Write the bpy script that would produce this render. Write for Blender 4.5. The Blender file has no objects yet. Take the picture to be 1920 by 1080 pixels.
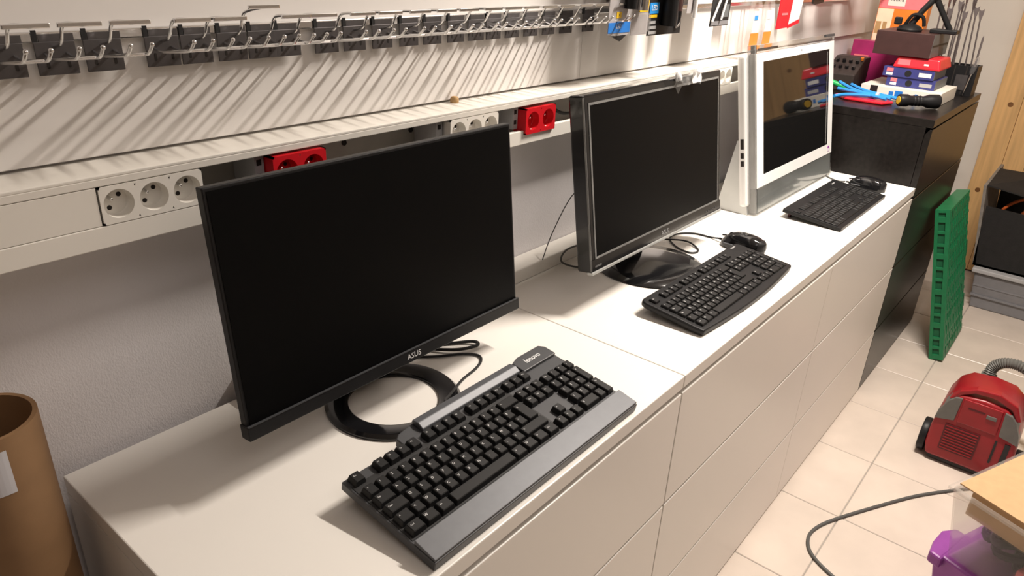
import bpy, bmesh, math, random
from mathutils import Matrix, Vector
random.seed(7)
S = bpy.context.scene
C = S.collection
# ------------------------------------------------------------ camera / light
cam = bpy.data.cameras.new('camera'); co = bpy.data.objects.new('camera', cam); C.objects.link(co)
co.location = (-0.22341, -0.43076, 1.42153)
co.rotation_euler = (1.137974, -0.043619, -0.876355)
cam.sensor_width = 36.0; cam.lens = 1362.7 / 1920 * 36.0; cam.clip_start = 0.02
S.camera = co
w = bpy.data.worlds.new('room_air'); S.world = w; w.use_nodes = True
w.node_tree.nodes['Background'].inputs[0].default_value = (0.9, 0.85, 0.8, 1)
w.node_tree.nodes['Background'].inputs[1].default_value = 0.05
def lamp(name, kind, loc, energy, col, size, rot=None, size_y=None, spot=None):
    l = bpy.data.lights.new(name, kind); l.energy = energy; l.color = col
    if kind == 'AREA':
        l.size = size
        if size_y: l.shape = 'RECTANGLE'; l.size_y = size_y
    else:
        l.shadow_soft_size = size
    if spot: l.spot_size = spot; l.spot_blend = 0.8
    o = bpy.data.objects.new(name, l); C.objects.link(o); o.location = loc
    if rot: o.rotation_euler = rot
    return o
WARM = (1.0, 0.905, 0.81)
lamp('fluorescent_tube_light', 'AREA', (1.75, -0.2, 2.42), 70, WARM, 0.04, size_y=0.55)
lamp('added_fill_light', 'AREA', (2.4, -1.2, 2.56), 5, (1.0, 0.88, 0.76), 0.6, size_y=0.6)  # added soft fill, no such fitting is seen
lamp('added_fill_light', 'AREA', (-0.1, -1.3, 2.56), 6.5, (1.0, 0.93, 0.92), 1.2, size_y=1.2)  # wider added fill, lifts the wallpaper and drawer fronts
S.view_settings.view_transform = 'Standard'; S.view_settings.look = 'None'
S.view_settings.gamma = 1.0; S.view_settings.use_curve_mapping = False
S.view_settings.exposure = 0.0

# ------------------------------------------------------------ materials
MATS = {}
def mat(name, col, rough=0.5, metal=0.0, var=0.04, scale=30.0, bump=0.0, bscale=200.0, trans=0.0, coat=0.0, ior=1.45, spec=0.5, alpha=1.0, stretch=None, rnd=False, emit=0):
    m = bpy.data.materials.new(name); m.use_nodes = True; MATS[name] = m
    nt = m.node_tree; b = nt.nodes['Principled BSDF']
    b.inputs['Roughness'].default_value = rough; b.inputs['Metallic'].default_value = metal
    b.inputs['Transmission Weight'].default_value = trans; b.inputs['Coat Weight'].default_value = coat
    b.inputs['IOR'].default_value = ior; b.inputs['Specular IOR Level'].default_value = spec
    b.inputs['Alpha'].default_value = alpha
    tc = nt.nodes.new('ShaderNodeTexCoord'); mp = nt.nodes.new('ShaderNodeMapping')
    nt.links.new(tc.outputs['Object'], mp.inputs['Vector'])
    if stretch: mp.inputs['Scale'].default_value = stretch
    if rnd:
        oi = nt.nodes.new('ShaderNodeObjectInfo'); mu = nt.nodes.new('ShaderNodeVectorMath'); mu.operation = 'SCALE'
        cb = nt.nodes.new('ShaderNodeCombineXYZ')
        for i in range(3): nt.links.new(oi.outputs['Random'], cb.inputs[i])
        mu.inputs['Scale'].default_value = 37.0
        nt.links.new(cb.outputs[0], mu.inputs[0]); nt.links.new(mu.outputs[0], mp.inputs['Location'])
    n = nt.nodes.new('ShaderNodeTexNoise'); n.inputs['Scale'].default_value = scale; n.inputs['Detail'].default_value = 4
    nt.links.new(mp.outputs[0], n.inputs['Vector'])
    r = nt.nodes.new('ShaderNodeValToRGB')
    r.color_ramp.elements[0].position = 0.3; r.color_ramp.elements[1].position = 0.7
    r.color_ramp.elements[0].color = tuple(max(0, c * (1 - var)) for c in col) + (1,)
    r.color_ramp.elements[1].color = tuple(min(1, c * (1 + var)) for c in col) + (1,)
    nt.links.new(n.outputs['Fac'], r.inputs['Fac']); nt.links.new(r.outputs['Color'], b.inputs['Base Color'])
    if bump:
        n2 = nt.nodes.new('ShaderNodeTexNoise'); n2.inputs['Scale'].default_value = bscale
        nt.links.new(mp.outputs[0], n2.inputs['Vector'])
        bp = nt.nodes.new('ShaderNodeBump'); bp.inputs['Strength'].default_value = bump; bp.inputs['Distance'].default_value = 0.002
        nt.links.new(n2.outputs['Fac'], bp.inputs['Height']); nt.links.new(bp.outputs[0], b.inputs['Normal'])
    return m
mat('wallpaper', (0.82, 0.79, 0.80), 0.8, var=0.03, scale=8, bump=0.3, bscale=520, stretch=(1, 1, 0.6))
mat('plaster', (0.74, 0.70, 0.64), 0.8, var=0.03, scale=4, bump=0.1)
mat('plaster_dim', (0.25, 0.22, 0.19), 0.8, var=0.1, scale=2)
mat('board_white', (0.80, 0.77, 0.74), 0.55, var=0.012, scale=3)
mat('dark_gap', (0.02, 0.016, 0.014), 0.9)
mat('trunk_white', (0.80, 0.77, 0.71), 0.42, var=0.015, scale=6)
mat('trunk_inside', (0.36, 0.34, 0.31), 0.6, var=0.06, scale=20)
mat('socket_white', (0.82, 0.79, 0.73), 0.3, var=0.01)
mat('socket_red', (0.62, 0.012, 0.02), 0.35, var=0.04)
mat('chrome', (0.72, 0.72, 0.72), 0.18, 1.0, var=0.03)
mat('steel_plate', (0.105, 0.098, 0.10), 0.42, 0.6, var=0.10, scale=60)
mat('steel_rod', (0.20, 0.175, 0.175), 0.4, 0.7, var=0.12, scale=60)
mat('dresser_white', (0.82, 0.79, 0.74), 0.34, var=0.008, scale=3)
mat('dresser_dark', (0.011, 0.009, 0.008), 0.3, var=0.35, scale=14, stretch=(1, 6, 6), spec=0.3)
mat('black_matte', (0.012, 0.012, 0.013), 0.5, var=0.1)
mat('black_plastic', (0.012, 0.012, 0.013), 0.42, var=0.1, spec=0.3, bump=0.05, bscale=900)
mat('black_gloss', (0.008, 0.008, 0.009), 0.12, var=0.05, coat=0.3)
mat('screen_matte', (0.004, 0.004, 0.0042), 0.35, var=0.02, spec=0.08)
mat('screen_gloss', (0.006, 0.006, 0.006), 0.04, var=0.02, spec=0.55)
mat('key_black', (0.012, 0.012, 0.0125), 0.45, spec=0.3, var=0.08, rnd=True)
mat('kb_grey', (0.055, 0.057, 0.062), 0.4, var=0.05)
mat('kb_silver', (0.115, 0.12, 0.13), 0.45, 0.25, var=0.04, scale=80)
mat('print_white', (0.75, 0.75, 0.75), 0.6, var=0.01)
mat('print_dim', (0.10, 0.10, 0.10), 0.6, var=0.01)
mat('print_grey', (0.38, 0.38, 0.38), 0.6, var=0.01)
mat('aio_white', (0.83, 0.83, 0.82), 0.25, var=0.01, coat=0.2)
mat('aio_silver', (0.52, 0.53, 0.52), 0.3, 0.35, var=0.03)
mat('clear', (0.86, 0.88, 0.88), 0.06, trans=1.0, var=0.01, ior=1.3)
mat('film', (0.40, 0.40, 0.39), 0.2, var=0.2, alpha=0.35)
mat('film_white', (0.85, 0.85, 0.85), 0.25, var=0.1, alpha=0.75, scale=60)
mat('tile', (0.63, 0.55, 0.48), 0.3, var=0.07, scale=7, rnd=True)
mat('grout', (0.33, 0.30, 0.27), 0.9, var=0.1)
mat('pine', (0.72, 0.45, 0.20), 0.45, var=0.16, scale=5, stretch=(9, 9, 0.6), rnd=True)
mat('knot', (0.20, 0.09, 0.03), 0.5, var=0.2)
mat('cardboard', (0.50, 0.32, 0.17), 0.75, var=0.05, scale=40)
mat('cardboard_tube', (0.27, 0.155, 0.075), 0.7, var=0.06, scale=30)
mat('paper_label', (0.62, 0.62, 0.66), 0.6, var=0.02)
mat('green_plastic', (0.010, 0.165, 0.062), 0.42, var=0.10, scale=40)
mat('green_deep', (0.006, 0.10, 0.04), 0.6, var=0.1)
mat('vac_red', (0.27, 0.012, 0.017), 0.32, var=0.10, scale=14)
mat('vac_dark_red', (0.085, 0.006, 0.009), 0.45, var=0.1)
mat('vac_grey', (0.13, 0.13, 0.12), 0.45, var=0.1)
mat('purple', (0.26, 0.06, 0.30), 0.35, var=0.06)
mat('tub_clear', (0.85, 0.85, 0.83), 0.25, trans=0.75, var=0.02, ior=1.2, alpha=0.22)
mat('tote_grey', (0.22, 0.22, 0.235), 0.4, var=0.06)
mat('tote_rim', (0.42, 0.42, 0.43), 0.35, var=0.05)
mat('fabric_black', (0.014, 0.013, 0.013), 0.75, var=0.2, bump=0.3, bscale=120)
mat('bag_grey', (0.22, 0.20, 0.18), 0.6, var=0.2)
mat('cable_orange', (0.75, 0.16, 0.04), 0.4)
mat('cable_grey', (0.09, 0.09, 0.085), 0.5)
mat('yellow', (0.80, 0.52, 0.02), 0.4, var=0.05)
mat('blue', (0.02, 0.19, 0.62), 0.35, var=0.06)
mat('sky_blue', (0.03, 0.28, 0.72), 0.35, var=0.06)
mat('box_blue', (0.045, 0.05, 0.20), 0.4, var=0.12)
mat('red', (0.68, 0.015, 0.03), 0.28, var=0.08)
mat('magenta', (0.40, 0.025, 0.135), 0.35, var=0.35, scale=9)
mat('pink', (0.85, 0.20, 0.22), 0.4, var=0.15, scale=12)
mat('orange', (0.80, 0.22, 0.025), 0.4, var=0.2, scale=12)
mat('cream', (0.88, 0.72, 0.52), 0.45, var=0.05)
mat('brown_dark', (0.050, 0.022, 0.020), 0.45, var=0.12)
mat('box_grey', (0.13, 0.14, 0.145), 0.5, var=0.06)
mat('box_white', (0.80, 0.76, 0.68), 0.45, var=0.02)
mat('charger', (0.035, 0.026, 0.024), 0.4, var=0.15)
mat('pack_grey', (0.38, 0.36, 0.36), 0.35, var=0.08)
mat('green_bright', (0.02, 0.45, 0.12), 0.4)
mat('wood_peg', (0.45, 0.28, 0.12), 0.6)
mat('blister', (0.80, 0.78, 0.78), 0.1, trans=0.8, var=0.05, ior=1.15, alpha=0.28)

# ------------------------------------------------------------ mesh helpers
class G:
    def __init__(s): s.v = []; s.f = []
    def add(s, vs, fs, M=None):
        o = len(s.v)
        s.v += [tuple(M @ Vector(p)) if M else tuple(p) for p in vs]
        s.f += [tuple(i + o for i in f) for f in fs]; return s
    def box(s, x0, x1, y0, y1, z0, z1, M=None):
        return s.add([(x0,y0,z0),(x1,y0,z0),(x1,y1,z0),(x0,y1,z0),(x0,y0,z1),(x1,y0,z1),(x1,y1,z1),(x0,y1,z1)],
                     [(0,3,2,1),(4,5,6,7),(0,1,5,4),(1,2,6,5),(2,3,7,6),(3,0,4,7)], M)
    def frustum(s, a, b, z0, z1, M=None):   # a, b: (x0,x1,y0,y1)
        return s.add([(a[0],a[2],z0),(a[1],a[2],z0),(a[1],a[3],z0),(a[0],a[3],z0),(b[0],b[2],z1),(b[1],b[2],z1),(b[1],b[3],z1),(b[0],b[3],z1)],
                     [(0,3,2,1),(4,5,6,7),(0,1,5,4),(1,2,6,5),(2,3,7,6),(3,0,4,7)], M)
    def prism(s, poly, axis, a, b, M=None):  # polygon in the other two axes, in order
        n = len(poly)
        def P(q, t):
            return {'x': (t, q[0], q[1]), 'y': (q[0], t, q[1]), 'z': (q[0], q[1], t)}[axis]
        vs = [P(q, a) for q in poly] + [P(q, b) for q in poly]
        fs = [tuple(range(n)), tuple(range(2*n-1, n-1, -1))] + [(i, (i+1) % n, (i+1) % n + n, i+n) for i in range(n)]
        return s.add(vs, fs, M)
    def cyl(s, p0, p1, r, n=16, r1=None, M=None):
        return s.tube([p0, p1], [r, r if r1 is None else r1], n, M)
    def tube(s, pts, r, n=8, M=None):
        pts = [Vector(p) for p in pts]; k = len(pts)
        rr = r if isinstance(r, (list, tuple)) else [r] * k
        up = None; vs = []; fs = []
        for i, p in enumerate(pts):
            t = (pts[min(i+1, k-1)] - pts[max(i-1, 0)])
            if t.length < 1e-9: t = Vector((0, 0, 1))
            t.normalize()
            if up is None:
                up = Vector((0, 0, 1)) if abs(t.z) < 0.9 else Vector((1, 0, 0))
            a = t.cross(up)
            if a.length < 1e-6: a = t.cross(Vector((0, 1, 0)))
            a.normalize(); up = a.cross(t).normalized()
            for j in range(n):
                th = 2 * math.pi * j / n
                vs.append(p + rr[i] * (math.cos(th) * a + math.sin(th) * up))
        for i in range(k-1):
            for j in range(n):
                fs.append((i*n+j, i*n+(j+1) % n, (i+1)*n+(j+1) % n, (i+1)*n+j))
        fs.append(tuple(range(n-1, -1, -1))); fs.append(tuple(range((k-1)*n, k*n)))
        return s.add(vs, fs, M)
    def lathe(s, prof, n=32, M=None, closed=False):   # (r, z) profile about z
        vs = []; fs = []; k = len(prof)
        for r, z in prof:
            for j in range(n):
                th = 2*math.pi*j/n; vs.append((r*math.cos(th), r*math.sin(th), z))
        for i in range(k if closed else k-1):
            for j in range(n):
                a = i; b = (i+1) % k
                fs.append((a*n+j, a*n+(j+1) % n, b*n+(j+1) % n, b*n+j))
        if not closed:
            fs.append(tuple(range(n-1, -1, -1))); fs.append(tuple(range((k-1)*n, k*n)))
        return s.add(vs, fs, M)
    def ball(s, c, r, M=None):
        T = Matrix.Translation(c)
        pr = [(r*math.sin(math.pi*i/8), -r*math.cos(math.pi*i/8)) for i in range(1, 8)]
        return s.lathe(pr, 12, (M @ T) if M else T)
    def mesh(s, name, m, smooth=False, bev=0, seg=2):
        me = bpy.data.meshes.new(name); me.from_pydata(s.v, [], s.f)
        bm = bmesh.new(); bm.from_mesh(me)
        bmesh.ops.recalc_face_normals(bm, faces=bm.faces)
        if bev:
            es = [e for e in bm.edges if len(e.link_faces) == 2 and e.calc_face_angle(0) > 0.6]
            bmesh.ops.bevel(bm, geom=es, offset=bev, segments=seg, affect='EDGES', profile=0.5, clamp_overlap=True)
        if smooth:
            for f in bm.faces: f.smooth = True
            for e in bm.edges:
                if len(e.link_faces) == 2 and e.calc_face_angle(0) > 0.7: e.smooth = False
        bm.to_mesh(me); bm.free()
        me.materials.append(MATS[m]); return me
    def build(s, name, m, parent=None, smooth=False, bev=0, seg=2, loc=None):
        return link(name, s.mesh(name, m, smooth, bev, seg), parent, loc)
def link(name, me, parent=None, loc=None, M=None):
    o = bpy.data.objects.new(name, me); C.objects.link(o)
    if parent: o.parent = parent
    if M is not None: o.matrix_local = M
    elif loc: o.location = loc
    return o
def tag(o, label, cat, group=None):
    o['label'] = label; o['category'] = cat
    if group: o['group'] = group
    return o
def struct(o, label=None):
    o['kind'] = 'structure'
    if label: o['label'] = label
    return o
def thing(name, label, cat, loc=(0,0,0), rotz=0, group=None):
    o = bpy.data.objects.new(name, None); C.objects.link(o); o.empty_display_size = 0.05
    o.location = loc; o.rotation_euler = (0, 0, rotz)
    return tag(o, label, cat, group)
def copy_tree(o, parent=None):
    c = o.copy(); C.objects.link(c); c.parent = parent
    for ch in list(o.children): copy_tree(ch, c)
    return c
def box(name, m, parent, *b, bev=0, M=None):
    return G().box(*b, M=M).build(name, m, parent, bev=bev)
def catmull(P, k=8):
    P = [Vector(p) for p in P]; out = []
    for i in range(len(P)-1):
        a = P[max(i-1, 0)]; b = P[i]; c = P[i+1]; d = P[min(i+2, len(P)-1)]
        for j in range(k):
            t = j/k
            out.append(0.5*((2*b)+(c-a)*t+(2*a-5*b+4*c-d)*t*t+(3*b-a-3*c+d)*t**3))
    out.append(P[-1]); return out
TXT = {}
def text_mesh(s, size, m, ext=0.0001, bold=0.0):
    k = (s, size, m)
    if k in TXT: return TXT[k]
    cu = bpy.data.curves.new('lettering', 'FONT'); cu.body = s; cu.size = size; cu.extrude = ext
    cu.align_x = 'CENTER'; cu.align_y = 'CENTER'; cu.resolution_u = 2; cu.offset = bold
    o = bpy.data.objects.new('lettering', cu); C.objects.link(o)
    dg = bpy.context.evaluated_depsgraph_get(); dg.update()
    me = bpy.data.meshes.new_from_object(o.evaluated_get(dg))
    bpy.data.objects.remove(o); bpy.data.curves.remove(cu)
    me.materials.clear(); me.materials.append(MATS[m]); TXT[k] = me
    return me
def layout():
    K = []
    def row(y, x, items):
        for s_, w_ in items:
            K.append((x, y, w_, 1, s_)); x += w_
        return x
    y5 = 5.4
    row(y5, 0, [('Esc', 1)]); row(y5, 2, [('F%d' % i, 1) for i in range(1, 5)]); row(y5, 6.5, [('F%d' % i, 1) for i in range(5, 9)])
    row(y5, 11, [('F%d' % i, 1) for i in range(9, 13)]); row(y5, 15.25, [('Prt', 1), ('Scr', 1), ('Pse', 1)])
    row(4, 0, [(c_, 1) for c_ in ('²', '1', '2', '3', '4', '5', '6', '7', '8', '9', '0', ')', '=')] + [('<-', 2)])
    row(3, 0, [('Tab', 1.5)] + [(c_, 1) for c_ in 'AZERTYUIOP^$'])
    K.append((13.75, 2, 1.25, 2, '<'))
    row(2, 0, [('Caps', 1.75)] + [(c_, 1) for c_ in 'QSDFGHJKLMù*'])
    row(1, 0, [('^', 1.25)] + [(c_, 1) for c_ in '<WXCVBN,;:!'] + [('^', 2.75)])
    row(0, 0, [('Ctrl', 1.25), ('W', 1.25), ('Alt', 1.25), ('', 6.25), ('Gr', 1.25), ('W', 1.25), ('=', 1.25), ('Ctrl', 1.25)])
    row(4, 15.25, [('Ins', 1), ('Hm', 1), ('Up', 1)]); row(3, 15.25, [('Del', 1), ('End', 1), ('Dn', 1)])
    row(1, 16.25, [('^', 1)]); row(0, 15.25, [('<', 1), ('v', 1), ('>', 1)])
    row(4, 18.5, [('Num', 1), ('/', 1), ('*', 1), ('-', 1)]); row(3, 18.5, [('7', 1), ('8', 1), ('9', 1)]); K.append((21.5, 2, 1, 2, '+'))
    row(2, 18.5, [('4', 1), ('5', 1), ('6', 1)]); row(1, 18.5, [('1', 1), ('2', 1), ('3', 1)]); K.append((21.5, 0, 1, 2, 'Ent'))
    row(0, 18.5, [('0', 2), ('.', 1)])
    return K
# make all key legends while the scene is still small
for ls_, m_ in ((.0052, 'print_white'), (.0058, 'print_white'), (.005, 'print_dim')):
    for k_ in layout():
        if k_[4]: text_mesh(k_[4], ls_ if len(k_[4]) == 1 else ls_*.62, m_, .00005)
def frameM(origin, xaxis, yaxis):
    x = Vector(xaxis).normalized(); y = Vector(yaxis).normalized(); z = x.cross(y)
    M = Matrix((x, y, z)).transposed().to_4x4(); M.translation = Vector(origin); return M
FRONT = lambda o: frameM(o, (1,0,0), (0,0,1))      # text standing upright, read from -Y
SIDE = lambda o: frameM(o, (0,-1,0), (0,0,1))      # upright, read from -X
def rrect(w, h, r, n=5, x0=0, y0=0):
    out = []
    for cx, cy, a0 in ((w-r, r, -90), (w-r, h-r, 0), (r, h-r, 90), (r, r, 180)):
        for i in range(n+1):
            a = math.radians(a0 + 90*i/n); out.append((x0+cx+r*math.cos(a), y0+cy+r*math.sin(a)))
    return out

# ------------------------------------------------------------ setting
X0, X1, Y0, Y1, H = -1.6, 4.1, -2.3, 0.497, 2.6
fl = struct(box('floor', 'grout', None, X0, X1, Y0, Y1, -0.05, -0.002), 'cream marbled floor tiles with grey joints')
tg = G().box(-0.1635, 0.1635, -0.1635, 0.1635, -0.008, 0.0).mesh('tile', 'tile', bev=0.0015, seg=1)
xi = 1.321 - 0.33*9 + 0.165
while xi - 0.165 < X1:
    yi = -0.167 - 0.33*7 + 0.165
    while yi - 0.165 < Y1:
        if X0 < xi-0.1 and yi+0.1 > Y0: link('tile', tg, fl, (xi, yi, 0))
        yi += 0.33
    xi += 0.33
struct(box('ceiling', 'plaster', None, X0, X1, Y0, Y1, H, H+0.05))
struct(box('wall_back', 'wallpaper', None, X0, X1, Y1, Y1+0.1, 0, H), 'woven grey-white wallpaper wall behind the monitors')
struct(box('wall_end', 'plaster', None, X1, X1+0.1, Y0, Y1, 0, H), 'cream plaster wall at the far end')
struct(box('wall_left', 'plaster_dim', None, X0-0.1, X0, Y0, Y1, 0, H))
struct(box('wall_front', 'plaster_dim', None, X0, X1, Y0-0.1, Y0, 0, H))
# pine door at the far end, each stave a plank
dr = bpy.data.objects.new('door_1', None); C.objects.link(dr); dr.location = (X1-0.03, 0.04, 0); struct(dr, 'knotty pine plank door at the far end')
y = 0.0
for wd in (0.11, 0.095, 0.12, 0.10, 0.11, 0.09, 0.11, 0.1):
    pl = box('plank', 'pine', dr, -0.012, 0.03, y-wd+0.0012, y, 0.01, 2.05, bev=0.002)
    for kz, ky in ((random.uniform(.3, .7), .4), (random.uniform(.8, 1.2), .6)):
        if random.random() < 0.75:
            G().cyl((-0.0125, y-wd*ky, kz), (-0.0115, y-wd*ky, kz), 0.012, 12).build('knot', 'knot', pl)
    y -= wd
# white display board, two panels with an open joint
for a, b_ in ((X0, 1.1192), (1.1206, X1)):
    o = struct(box('trim_1', 'board_white', None, a, b_, 0.485, Y1, 1.1795, 2.3, bev=0.0008))
    o['label'] = 'smooth white wall panel behind the empty hooks' if a < 0 else 'smooth white wall panel behind the hanging packs'
# ------------------------------------------------------------ cable trunking
tr = thing('cable_trunking', 'long white wall trunking with missing covers below the display board', 'trunking', (0, 0.497, 1.09))
def TB(n, m, *b, bev=0.0): return box(n, m, tr, b[0], b[1], b[2]-0.497, b[3]-0.497, b[4]-1.09, b[5]-1.09, bev=bev)
TX = 2.32
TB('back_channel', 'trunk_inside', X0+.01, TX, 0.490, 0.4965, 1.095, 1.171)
TB('top_lip', 'trunk_white', X0+.01, TX, 0.42, 0.4965, 1.171, 1.1755, bev=0.0012)
TB('top_lip', 'trunk_white', X0+.01, TX, 0.42, 0.4235, 1.1625, 1.1715, bev=0.001)
TB('bottom_lip', 'trunk_white', X0+.01, TX, 0.422, 0.4965, 1.09, 1.0945, bev=0.0012)
TB('bottom_lip', 'trunk_white', X0+.01, TX, 0.42, 0.4245, 1.09, 1.1165, bev=0.0012)
TB('bottom_lip', 'trunk_white', X0+.01, TX, 0.424, 0.432, 1.112, 1.1155, bev=0.0008)
TB('cover_panel', 'trunk_white', X0+.01, 0.0878, 0.4205, 0.423, 1.117, 1.162, bev=0.0006)
for x in (0.487, 0.629, 1.0, 0.79):
    o = G().cyl((x, -0.009, 0.048), (x, -0.006, 0.048), 0.0045, 12).build('screw', 'dark_gap', tr)
for x in (0.2955, 0.637, 0.838):
    br = TB('cover_clip', 'tote_rim', x, x+0.014, 0.435, 0.489, 1.118, 1.160)
    for zz in (1.127, 1.146):
        box('slot', 'dark_gap', br, x+0.003, x+0.010, 0.4345-0.497, 0.4352-0.497, zz-1.09, zz+0.008-1.09)
def socket(n, x0, y, z0, m, label, wpin='chrome', mod=0.041, hh=0.0445):
    t = thing('wall_socket', label, 'socket', (x0, y, z0))
    g = G(); N = 32; d = 0.03
    for k in range(n):
        cx = mod*(k+.5); cz = hh/2; R = 0.0172
        sq = []; ci = []
        for j in range(N):
            a = 2*math.pi*(j+.5)/N; c, s_ = math.cos(a), math.sin(a)
            q = min(mod/2/abs(c) if abs(c) > 1e-6 else 9, hh/2/abs(s_) if abs(s_) > 1e-6 else 9)
            sq.append((cx+c*q, 0, cz+s_*q)); ci.append((cx+c*R, 0, cz+s_*R))
        g.add(sq+ci, [(j, (j+1) % N, N+(j+1) % N, N+j) for j in range(N)])
    g.box(0, n*mod, 0.0001, d, 0, 0.0025); g.box(0, n*mod, 0.0001, d, hh-0.0025, hh)
    g.box(0, 0.0035, 0.0001, d, 0, hh); g.box(n*mod-0.0035, n*mod, 0.0001, d, 0, hh)
    g.build('face_plate', m, t)
    for k in range(n):
        cx = mod*(k+.5); cz = hh/2
        M = Matrix.Translation((cx, 0, cz)) @ Matrix.Rotation(math.radians(90), 4, 'X')
        w_ = G(); ring = [(0.0172, 0.0), (0.0168, -0.013), (0.0155, -0.0145), (0.0005, -0.0145)]
        w_.lathe(ring, 32, M); o = w_.build('socket_well', m, t, smooth=True)
        # remove the cap that closes the front of the cup
        bm = bmesh.new(); bm.from_mesh(o.data)
        bmesh.ops.delete(bm, geom=[f for f in bm.faces if len(f.verts) == 32 and max(v.co.y for v in f.verts) < 0.005], context='FACES')
        bm.to_mesh(o.data); bm.free()
        G().cyl((cx-0.006, 0.0145, cz+0.0055), (cx-0.006, 0.005, cz+0.0055), 0.002, 10).ball((cx-0.006, 0.005, cz+0.0055), 0.002).build('earth_pin', wpin, o, smooth=True)
        for sx, sz in ((-0.0062, -0.0072), (0.0062, 0.0068)):
            G().cyl((cx+sx, 0.0146, cz+sz), (cx+sx, 0.0140, cz+sz), 0.0028, 12).build('pin_hole', 'dark_gap', o)
    return t
socket(3, 0.0895, 0.4195, 1.1172, 'socket_white', 'white triple wall socket left of the nearest monitor')
socket(2, 0.311, 0.415, 1.113, 'socket_red', 'red double wall socket peeking above the nearest monitor', mod=0.043, hh=0.046)
socket(3, 0.655, 0.4195, 1.1172, 'socket_white', 'white triple wall socket half hidden behind the nearest monitor top')
socket(2, 0.853, 0.415, 1.109, 'socket_red', 'red double wall socket between the two black monitors', mod=0.046, hh=0.048)
socket(3, 1.645, 0.4195, 1.1172, 'socket_white', 'white wall socket between the middle monitor and white computer')
c = G().tube(catmull([(0.90, 0.478, 1.125), (0.99, 0.47, 1.135), (1.05, 0.46, 1.118), (1.2, 0.465, 1.12)]), 0.0035, 8).build('power_cable', 'black_matte', None, smooth=True)
tag(c, 'black power cable lying inside the open trunking behind middle monitor', 'cable')
pg = G().lathe([(0.0075, 0), (0.008, 0.003), (0.0078, 0.007), (0.006, 0.010), (0.003, 0.011)], 20, Matrix.Translation((0.722, 0.4755, 1.1756))).build('wooden_peg', 'wood_peg', None, smooth=True)
tag(pg, 'small round wooden peg standing on top of the trunking', 'peg')
# white plank on the dresser along the wall
pk = G().box(0.262, 1.72, 0.442, 0.4955, 0.7805, 0.812).build('white_plank', 'trunk_white', None, bev=0.0025)
tag(pk, 'white plank lying along the wall behind the monitors', 'plank')
# ------------------------------------------------------------ dressers
def dresser(name, label, xa, xb, ht, cols, rows, m, zr, dep=0.478, tt=0.026, y_front=0.0):
    t = thing(name, label, 'dresser', (xa, y_front, 0)); W_ = xb-xa
    box('top_panel', m, t, 0, W_, 0, dep, ht-tt, ht, bev=0.0018)
    box('side_panel', m, t, 0, 0.016, 0.02, dep, 0, ht-tt-0.0003)
    box('side_panel', m, t, W_-0.016, W_, 0.02, dep, 0, ht-tt-0.0003)
    box('carcass', m, t, 0.0165, W_-0.0165, 0.022, dep-0.004, 0.02, ht-tt-0.0004)
    cw = W_/cols
    dm = None
    for c_ in range(cols):
        for z0, z1 in zr:
            if dm is None or dm[0] != round(z1-z0, 4):
                h = z1-z0     # slanted finger grip along the top edge
                dm = (round(h, 4), G().prism([(0.0, 0), (0.0, h-0.001), (0.001, h), (0.008, h), (0.019, h-0.018), (0.019, 0)], 'x', 0.0012, cw-0.0012).mesh('drawer', m, bev=0.0009, seg=1))
            link('drawer', dm[1], t, (c_*cw, 0, z0))
    return t
WZ = [(0.502, 0.744), (0.254, 0.496), (0.006, 0.248)]
dresser('white_dresser', 'glossy white three-drawer dresser nearest the camera under the nearest monitor', 0.0, 0.7985, 0.78, 1, 3, 'dresser_white', WZ)
dresser('white_dresser', 'wide white dresser with two drawer columns under middle monitor and white computer', 0.8, 2.4, 0.78, 2, 3, 'dresser_white', WZ)
DZ = [(0.744, 0.968), (0.498, 0.738), (0.252, 0.492), (0.006, 0.246)]
dresser('dark_dresser', 'tall black-brown four-drawer dresser at the far end', 2.404, 3.204, 1.0, 1, 4, 'dresser_dark', DZ)

# ------------------------------------------------------------ display hooks and rail
rl = thing('hook_rail', 'flat metal rail on the white board carrying the display hooks', 'rail', (-0.3, 0.4845, 1.318))
box('rail_bar', 'chrome', rl, -1.2, 3.2, -0.008, -0.0003, -0.0065, 0.0045, bev=0.0016)
HK = 'display hooks on the rail'
def make_hook():
    t = thing('display_hook', '', 'hook', (0, 0, 0), 0, HK)
    bp = box('back_plate', 'steel_plate', t, -0.0205, 0.0205, -0.0102, -0.0085, -0.041, -0.006, bev=0.0006)
    box('clip', 'black_matte', t, -0.0205, -0.0155, -0.0102, -0.0083, -0.006, 0.006)
    box('clip', 'steel_plate', t, -0.0145, 0.0205, -0.0095, -0.0083, -0.0062, 0.0015)
    for x in (-0.0115, 0.0095):
        G().prism(rrect(0.003, 0.009, 0.0014, 3, x, -0.034), 'y', -0.0105, -0.0101).build('slot', 'dark_gap', bp)
    for x in (-0.011, 0.011):
        pts = catmull([(x, -0.0103, -0.019), (x, -0.03, -0.0215), (x, -0.06, -0.018), (x, -0.092, -0.014), (x, -0.102, -0.011), (x, -0.112, -0.002)], 4)
        G().tube(pts, 0.0019, 8).ball((x, -0.112, -0.002), 0.0025).build('prong', 'chrome', t, smooth=True)
    G().tube([(-0.011, -0.092, -0.014), (0.011, -0.092, -0.014)], 0.0016, 8).build('cross_wire', 'chrome', t, smooth=True)
    a = G().tube(catmull([(0, -0.0103, -0.012), (0.0, -0.03, -0.006), (0, -0.042, 0.011), (0, -0.055, 0.0165), (0, -0.092, 0.019)], 5), 0.0019, 8).build('label_arm', 'chrome', t, smooth=True)
    G().box(-0.021, 0.021, -0.0945, -0.091, 0.0165, 0.0212).build('label_bar', 'chrome', a, bev=0.0008)
    return t
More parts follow.
